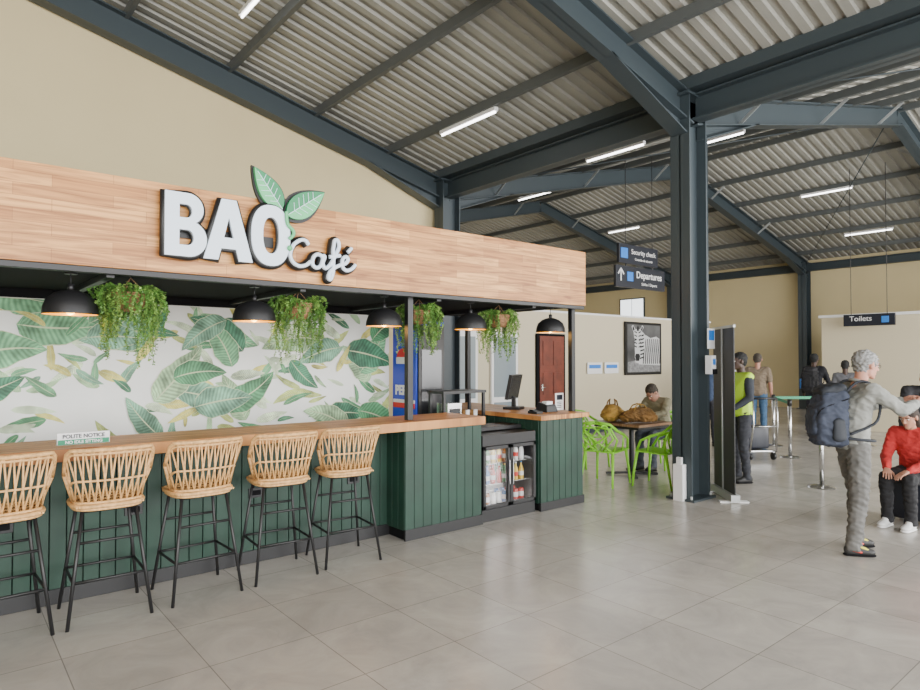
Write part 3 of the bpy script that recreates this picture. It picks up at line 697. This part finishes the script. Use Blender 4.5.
# ---------------------------------------------------------------- people
def nrm(v): v=V(v); v.normalize(); return v
def add3(a,b_): return (a[0]+b_[0],a[1]+b_[1],a[2]+b_[2])
def lerp(a,b_,t): return tuple(a[i]+(b_[i]-a[i])*t for i in range(3))
def hand(mb,wr,d,n_,mat,side,curl=.35):
    d=nrm(d); n_=V(n_); n_=(n_-d*n_.dot(d)).normalized(); s_=n_.cross(d)*side; wr=V(wr)
    P_=lambda a,b2,c2=0: wr+d*a+s_*b2+n_*c2
    mb.hull([(wr-d*.02,.023),(P_(.03,.012),.022),(P_(.03,-.012),.021),(P_(.082,.030),.012),(P_(.075,-.031),.011)],mat)
    for (o_,L_,r_) in((.031,.072,.0095),(.0105,.080,.0098),(-.0105,.075,.0092),(-.031,.058,.0082)):
        p=P_(.078,o_); a=curl*.5; R_=r_; 
        for k,f_ in enumerate((.45,.32,.23)):
            dd=d*math.cos(a)+n_*math.sin(a)+s_*o_*2.0; dd.normalize(); q=p+dd*L_*f_
            mb.hull([(p,R_),(q,R_*.9)],mat); p=q; R_*=.9; a+=curl
    p=P_(.02,.026,.006); a=P_(.055,.056,.018); c_=P_(.082,.062,.032)
    mb.hull([(p,.014),(a,.0115)],mat); mb.hull([(a,.0112),(c_,.009)],mat)
def head(mb,c,yaw,pitch,mats,hair):
    X=Matrix.Translation(c)@Matrix.Rotation(yaw,4,'Z')@Matrix.Rotation(pitch,4,'Y')
    t=MB()
    t.blob([[((-.012,0,.03),(.096,.076,.09))],
      [((.03,0,.005),(.056,.060,.07)),((.066,0,-.088),(.020,.024,.018)),((.005,.045,-.06),(.022,.016,.026)),((.005,-.045,-.06),(.022,.016,.026))],
      [((.074,.025,.034),(.014,.022,.010)),((.074,-.025,.034),(.014,.022,.010))],
      [((.082,0,.022),(.010,.009,.01)),((.107,0,-.018),(.011,.011,.009))],[((.094,.011,-.021),(.009,.008,.007)),((.094,-.011,-.021),(.009,.008,.007))],
      [((-.006,.080,-.002),(.020,.010,.031))],[((-.006,-.080,-.002),(.020,.010,.031))],
      [((-.03,0,-.03),(.06,.055,.07)),((-.03,0,-.12),(.052,.05,.05))]],mats['skin'],.006,2,pts=SP3)
    for s_ in(-1,1):
        t.hull([((.072,s_*.030,.012),(.0125,.013,.008))],'eyew'); t.hull([((.081,s_*.030,.012),(.005,.006,.0055))],'eyed')
        t.hull([((.090,s_*.018,.033),(.004,.004,.004)),((.082,s_*.045,.036),(.004,.006,.004))],mats['hair'])
    t.hull([((.088,.0,-.047),(.008,.008,.005)),((.080,.022,-.050),(.004,.003,.003)),((.080,-.022,-.050),(.004,.003,.003))],'lip')
    t.hull([((.087,.0,-.057),(.007,.012,.005))],'lip')
    if hair=='long':
        t.blob([[((-.026,0,.045),(.104,.088,.092))],[((-.04,.0,.03),(.06,.094,.05)),((-.055,0,-.10),(.045,.088,.05))],[((-.055,0,-.08),(.045,.085,.06)),((-.07,0,-.22),(.035,.07,.05))]],mats['hair'],.009,3,disp=.004,dscale=.03,pts=SP3)
    else:
        k=1.0 if hair=='short' else 1.04
        t.blob([[((-.026,0,.045),(.101*k,.084*k,.090*k))],[((-.05,0,.01),(.065,.081,.05)),((-.055,0,-.045),(.045,.06,.03))]],mats['hair'],.008,2,disp=.016 if hair!='short' else .006,dscale=.022,pts=SP3)
    if mats.get('glasses'):
        for s_ in(-1,1):
            t.tube([(.094,s_*.031+.017*math.cos(a*math.pi/6),.012+.014*math.sin(a*math.pi/6)) for a in range(12)],.0018,'black',n=5,closed=True)
            t.tube([(.092,s_*.048,.014),(.0,s_*.084,.016)],.0018,'black',n=5)
    for i,vv in enumerate(t.v): t.v[i]=tuple(X@V(vv))
    o=len(mb.v); mb.v+=t.v
    for f,mi_,s_ in zip(t.f,t.m,t.s): mb.f.append([o+j for j in f]); mb.m.append(mb.mi(t.mats[mi_])); mb.s.append(s_)
M['eyew']=mk('eye_white',(.75,.72,.68),.3); M['eyed']=mk('eye_iris',(.03,.02,.015),.2); M['lip']=mk('lips',(.38,.13,.10),.5)
def stand(**k):
    J=dict(pel=(0,0,.96),chest=(0,0,1.26),neck=(.0,0,1.46),head=(.03,0,1.615),
      shL=(0,.18,1.41),elL=(-.03,.235,1.13),wrL=(.05,.245,.88),hipL=(0,.09,.92),knL=(.03,.10,.50),anL=(-.01,.11,.10),
      shR=(0,-.18,1.41),elR=(-.03,-.235,1.13),wrR=(.05,-.245,.88),hipR=(0,-.09,.92),knR=(.03,-.10,.50),anR=(-.01,-.11,.10),
      hy=0,hp=.05,nL=(0,-1,0),nR=(0,1,0),toe=0)
    J.update(k); return J
def sit(**k):
    J=stand(pel=(0,0,.55),chest=(.05,0,.85),neck=(.08,0,1.04),head=(.13,0,1.18),shL=(.06,.17,.99),shR=(.06,-.17,.99),
      elL=(.10,.23,.72),elR=(.10,-.23,.72),wrL=(.33,.13,.66),wrR=(.33,-.13,.66),hipL=(.03,.09,.53),hipR=(.03,-.09,.53),
      knL=(.44,.12,.52),knR=(.44,-.10,.52),anL=(.42,.12,.10),anR=(.42,-.10,.10),nL=(0,0,-1),nR=(0,0,-1),hp=.2)
    J.update(k); return J
def person(name,loc,yaw,J,mt,scale=1,hair='short',vox=.014,sleeve='long',bulk=1,vest=None,fine=False):
    mb=MB(); g=bulk
    pel,ch,nk=J['pel'],J['chest'],J['neck']; wst=lerp(pel,ch,.45)
    tr=[[(lerp(pel,ch,-.12),(.122*g,.168*g,.06)),(wst,(.114*g,.154*g,.08))],[(wst,(.114*g,.154*g,.08)),(ch,(.12*g,.170*g,.11))],
        [(ch,(.118*g,.165*g,.10)),(J['shL'],.066),(J['shR'],.066),(add3(nk,(-.01,0,-.05)),(.07,.09,.035))],
        [(add3(nk,(-.01,0,-.03)),(.062,.066,.022)),(nk,(.056,.058,.012))]]
    body=list(tr)
    for s_ in'LR':
        sh,el,wr=J['sh'+s_],J['el'+s_],J['wr'+s_]
        if sleeve=='long': body+= [[(sh,.068),(lerp(sh,el,.5),.062),(el,.052)],[(el,.052),(lerp(el,wr,.45),.049),(lerp(el,wr,.93),.038)]]
        else:
            body+= [[(sh,.068),(lerp(sh,el,.75),.064)]]
            mb.blob([[(lerp(sh,el,.5),.046),(el,.040)],[(el,.041),(lerp(el,wr,.3),.043),(wr,.026)]],mt['skin'],.01,3)
        dd=V(wr)-V(el)
        hand(mb,wr,dd,J['n'+s_],mt['skin'],1 if s_=='L' else -1,J.get('curl',.35))
    mb.blob(body,mt['shirt'],vox,4,disp=.018 if not vest else .006,dscale=.085,fold=True)
    if vest: mb.blob([[(a,tuple(x*1.11 for x in r_) if hasattr(r_,'__len__') else r_*1.08) for a,r_ in q] for q in tr[:3]],vest,vox,2,disp=.005,fold=True)
    if fine:
        nx,ny,nz_=nk
        mb.tube([(nx-.005+.066*math.cos(t),ny+.066*math.sin(t),nz_+.005-.022*math.cos(t)) for t in [2*math.pi*k/20 for k in range(20)]],.014,mt['shirt'],n=8,closed=True)
    leg=[[(pel,(.112*g,.160*g,.09)),(J['hipL'],(.095,.088,.09)),(J['hipR'],(.095,.088,.09))]]
    lw=J.get('lw',1)
    for s_ in'LR':
        h,k_,a=J['hip'+s_],J['kn'+s_],J['an'+s_]
        leg+=[[(h,.092),(lerp(h,k_,.5),.082*lw),(k_,.066*lw)],[(k_,.066*lw),(lerp(k_,a,.35),.066*lw),(add3(a,(0,0,.01)),.054*lw)],[(add3(a,(0,0,.02)),.057*lw),(add3(a,(.0,0,-.04)),(.062*lw,.057*lw,.02))]]
        X=Matrix.Rotation(J['toe']*(1 if s_=='L' else -1),3,'Z')
        def R_(p): q=X@V(p); return (a[0]+q.x,a[1]+q.y,q.z)
        z0=a[2]-.10
        def E(p,r_): q=R_(p); return ((q[0],q[1],q[2]+z0),r_)
        mb.blob([[E((-.04,0,.05),(.04,.036,.045)),E((.03,0,.055),(.045,.038,.045)),E((.12,0,.038),(.05,.045,.028))],[E((.03,0,.08),(.045,.04,.03)),E((-.01,0,.09),(.04,.036,.03))]],mt['shoe'],.009,3)
        mb.hull([E((-.05,0,.012),(.035,.036,.012)),E((.06,0,.012),(.05,.045,.012)),E((.13,0,.012),(.045,.045,.012))],mt.get('sole','blackmat'))
        if 'accent' in mt:
            mb.hull([E((.03,.0,.085),(.03,.039,.012)),E((.09,0,.062),(.03,.036,.01))],mt['accent']); mb.hull([E((-.02,.0,.055),(.02,.042,.02)),E((.04,0,.04),(.02,.048,.014))],mt.get('accent2',mt['accent']))
    mb.blob(leg,mt['pants'],vox,4,disp=.020,dscale=.10,fold=True)
    mb.blob([[(add3(nk,(-.02,0,-.03)),.058),(add3(J['head'],(-.03,0,-.07)),.052)]],mt['skin'],.01,3)
    head(mb,J['head'],J['hy'],J['hp'],mt,hair)
    return mb.obj(name,loc,yaw,scale=scale)
def pm(n_,shirt,pants,skin,hair,shoe=(.02,.02,.02),**k):
    d=dict(shirt=mk(n_+'_shirt',shirt,.85,bump=.4,bscale=16,var=.12,vscale=6),pants=mk(n_+'_trousers',pants,.85,bump=.4,bscale=14,var=.12,vscale=6),skin=mk(n_+'_skin',skin,.55),hair=mk(n_+'_hair',hair,.8,var=.3,vscale=40),shoe=mk(n_+'_shoes',shoe,.6))
    d.update(k); return d
BK=(.055,.028,.018)
M['yel']=mk('shoe_yellow',(.65,.6,.05),.5); M['rd']=mk('shoe_red',(.6,.05,.03),.5)
def spl(pts,n=5):
    P_=[V(p) for p in pts]; out=[]
    for i in range(len(P_)-1):
        a=P_[max(i-1,0)];b_=P_[i];c_=P_[i+1];d=P_[min(i+2,len(P_)-1)]
        for k in range(n):
            t=k/n; out.append(.5*((2*b_)+(c_-a)*t+(2*a-5*b_+4*c_-d)*t*t+(3*b_-a-3*c_+d)*t**3))
    out.append(P_[-1]); return out
def backpack(name,loc,yaw,c,c2,scale=1,big=1):
    b=MB(); ma=mk(name+'_fabric',c,.8,bump=.5,bscale=18,var=.2,vscale=8); m2=mk(name+'_trim',c2,.7)
    x0=-.12; dp=.17*big
    b.blob([[((x0-.05,.10,.96),.05),((x0-.05,-.10,.96),.05),((x0-dp,.06,.98),.06),((x0-dp,-.06,.98),.06),((x0-dp-.01,.09,1.15),.055),((x0-dp-.01,-.09,1.15),.055),((x0-.04,.10,1.36),.045),((x0-.04,-.10,1.36),.045),((x0-dp+.03,.07,1.33),.05),((x0-dp+.03,-.07,1.33),.05)]],ma,.011,4,disp=.022,dscale=.09,fold=True)
    b.blob([[((x0-.05,.09,1.415),.045),((x0-.05,-.09,1.415),.045),((x0-dp+.02,.06,1.385),.045),((x0-dp+.02,-.06,1.385),.045)]],m2,.011,4,disp=.015,dscale=.08,fold=True)
    b.blob([[((x0-dp-.055,.05,1.05),.035),((x0-dp-.055,-.05,1.05),.035),((x0-dp-.04,.05,1.21),.035),((x0-dp-.04,-.05,1.21),.035)]],ma,.011,3,disp=.012,dscale=.06,fold=True)
    for s_ in(-1,1):
        b.blob([[((x0-.1,s_*.15,1.0),(.06,.03,.04)),((x0-.1,s_*.145,1.13),(.055,.025,.04))]],m2,.011,3)
        L_=[tuple(v) for v in spl([(x0-.01,s_*.09,1.38),(-.06,s_*.105,1.46),(.02,s_*.11,1.475),(.085,s_*.12,1.43),(.125,s_*.13,1.33),(.118,s_*.145,1.22),(.06,s_*.165,1.12),(x0-.0,s_*.14,1.03)],3)]
        b.blob([[(p,.013),(q,.013)] for p,q in zip(L_[:-1],L_[1:])],m2,.008,2)
        b.tube(spl([(x0-.02,s_*.15,1.33),(x0-dp-.03,s_*.115,1.24),(x0-dp-.055,s_*.07,1.14)]),.005,'blackmat',n=6)
        b.tube(spl([(x0-.02,s_*.13,.99),(-.06,s_*.16,.985),(.05,s_*.155,.975),(.115,s_*.08,.965),(.132,0,.96)]),.012,m2,n=8)
    b.cyl((x0-.12,.175,.99),(x0-.12,.175,1.2),.028,'blue',n=12)
    b.tube([(x0,-.03,1.41),(x0-.01,0,1.45),(x0,.03,1.41)],.008,'blackmat',n=6)
    return b.obj(name,loc,yaw,scale=scale)

sc=.985; ml=(6.08,2.05,0); my=-.72
mm=pm('traveller',(.27,.275,.255),(.13,.127,.12),(.50,.24,.17),(.25,.25,.245),(.03,.03,.03),accent=M['yel'],accent2=M['rd'])
mm['glasses']=True
J=stand(pel=(-.03,0,.96),chest=(.0,0,1.26),neck=(.04,0,1.46),head=(.10,0,1.605),hp=.18,hy=.1,lw=1.08,
  shL=(.04,.18,1.40),elL=(.25,.22,1.25),wrL=(.47,.10,1.30),shR=(.04,-.18,1.40),elR=(.25,-.23,1.24),wrR=(.46,-.10,1.29),
  nL=(0,-.7,-.5),nR=(0,.7,-.5),curl=.55,hipL=(-.03,.09,.92),hipR=(-.03,-.09,.92),knL=(.06,.11,.50),anL=(.06,.12,.10),knR=(-.04,-.11,.50),anR=(-.10,-.12,.10),toe=.15)
man=person('man_with_grey_hair',ml,my,J,mm,sc,hair='messy',vox=.010,fine=True)
backpack('backpack',ml,my,(.035,.044,.070),(.018,.022,.030),sc,1.15)
b=MB(); b.bx(-.005,.005,-.045,.045,-.055,.06,'black').bx(-.0065,-.005,-.04,.04,-.05,.055,'screen'); b.obj('phone',(ml[0]+(.58*math.cos(my))*sc,ml[1]+(.58*math.sin(my))*sc,1.29),my)
wm_=pm('woman_red',(.50,.03,.03),(.012,.012,.014),(.42,.21,.14),(.03,.018,.012),(.7,.7,.7),sole='white')
person('woman_in_red',(7.60,2.02,0),3.0,sit(chest=(.07,0,.83),neck=(.11,0,1.02),head=(.17,0,1.14),shL=(.09,.165,.97),shR=(.09,-.165,.97),hp=.4,wrL=(.42,.10,.60),wrR=(.42,-.10,.60),elL=(.18,.22,.70),elR=(.18,-.22,.70)),wm_,.93,hair='long',vox=.012)
b=MB(); b.hull([((sx*.13,sy*.24,z_),.035) for sx in(-1,1) for sy in(-1,1) for z_ in(.07,.385)],'signbk')
for sx in(-.1,.1):
    for sy in(-.2,.2): b.cyl((sx,sy-.012,.025),(sx,sy+.012,.025),.025,'black')
for k in range(-3,4): b.bx(-.166,-.163,k*.06-.008,k*.06+.008,.08,.38,'black')
b.obj('suitcase',(7.64,2.01,0),3.0)
d1=pm('man_dark',(.02,.02,.024),(.03,.03,.04),(.40,.20,.13),(.03,.02,.015))
person('man_in_dark_shirt',(9.35,2.50,0),3.9,stand(chest=(.10,0,1.18),neck=(.22,0,1.32),head=(.30,0,1.42),hp=.6,hy=-.5,shL=(.18,.18,1.28),shR=(.18,-.18,1.28),elL=(.24,.25,1.02),elR=(.24,-.25,1.02),wrL=(.36,.12,.84),wrR=(.36,-.12,.84)),d1,.98)
hv=pm('security',(.03,.035,.045),(.03,.032,.04),BK,(.008,.008,.008))
person('man_in_hi_vis_vest',(8.30,4.17,0),2.6,stand(elL=(.02,.24,1.14),wrL=(.2,.16,1.0),elR=(-.02,-.24,1.14)),hv,.99,hair='short',vest=mk('hi_vis_yellow',(.46,.72,.04),.6))
br_=pm('brownshirt',(.17,.13,.09),(.05,.11,.20),(.40,.2,.14),(.05,.04,.03),(.3,.12,.05))
person('man_in_brown_shirt',(12.95,6.15,0),.35,stand(),br_,1.0,sleeve='short',bulk=1.12)
bl=pm('blackshirt',(.015,.015,.02),(.02,.02,.03),BK,(.008,.008,.008))
person('man_in_black',(14.7,5.75,0),.0,stand(elR=(.1,-.24,1.15),wrR=(.3,-.2,1.1)),bl,1.0)
backpack('backpack',(14.7,5.75,0),.0,(.015,.015,.018),(.02,.02,.024))
ws=pm('lightshirt',(.55,.55,.55),(.04,.045,.06),(.42,.22,.15),(.10,.07,.05))
person('man_in_white_shirt',(13.9,7.25,0),-.6,stand(),ws,.98,sleeve='short')
dk=pm('navyshirt',(.03,.05,.10),(.03,.03,.04),BK,(.01,.01,.01))
person('traveller_in_navy',(11.2,6.25,0),.6,stand(),dk,.95)
person('traveller_in_grey',(14.3,5.0,0),.3,stand(),pm('greyt',(.1,.1,.11),(.06,.06,.05),BK,(.01,.01,.01)),.92)
st=pm('tableguy',(.25,.23,.15),(.06,.07,.09),(.42,.22,.15),(.05,.04,.03))
person('seated_traveller',(8.50,5.48,0),3.1,sit(chest=(.10,0,.86),neck=(.18,0,1.04),head=(.27,0,1.13),hp=.85,shL=(.14,.17,1.0),shR=(.14,-.17,1.0),elL=(.28,.22,.84),elR=(.28,-.22,.84),wrL=(.48,.08,.81),wrR=(.48,-.08,.81)),st,1.0)

# ---------------------------------------------------------------- lights, world, camera
w=bpy.data.worlds.new('World'); bpy.context.scene.world=w; w.use_nodes=True
bg=w.node_tree.nodes['Background']; bg.inputs[0].default_value=(.95,.97,1,1); bg.inputs[1].default_value=3.5
def area(name,loc,rot,sx,sy,p,c=(1,1,1)):
    l=bpy.data.lights.new(name,'AREA'); l.shape='RECTANGLE'; l.size=sx; l.size_y=sy; l.energy=p; l.color=c
    o=bpy.data.objects.new(name,l); col.objects.link(o); o.location=loc; o.rotation_euler=rot
area('window_daylight_front',(4,-4.9,2.4),(math.pi/2,0,0),24,4.0,2150,(1,.985,.96))
area('window_daylight_hall',(14,-4.8,3.0),(math.pi/2,0,0),12,4.0,900,(1,.985,.96))
area('overhead_fill_hall',(13,13,4.6),(0,0,0),8,6,400)  # fill lamp added below the closed roof, which has no skylight opening
cam=bpy.data.cameras.new('camera'); cam.sensor_width=36; cam.lens=635/920*36; cam.clip_end=200
co_=bpy.data.objects.new('camera',cam); col.objects.link(co_); co_.location=(0,0,1.65); co_.rotation_euler=(math.radians(91.17),0,math.radians(-39.5))
bpy.context.scene.camera=co_
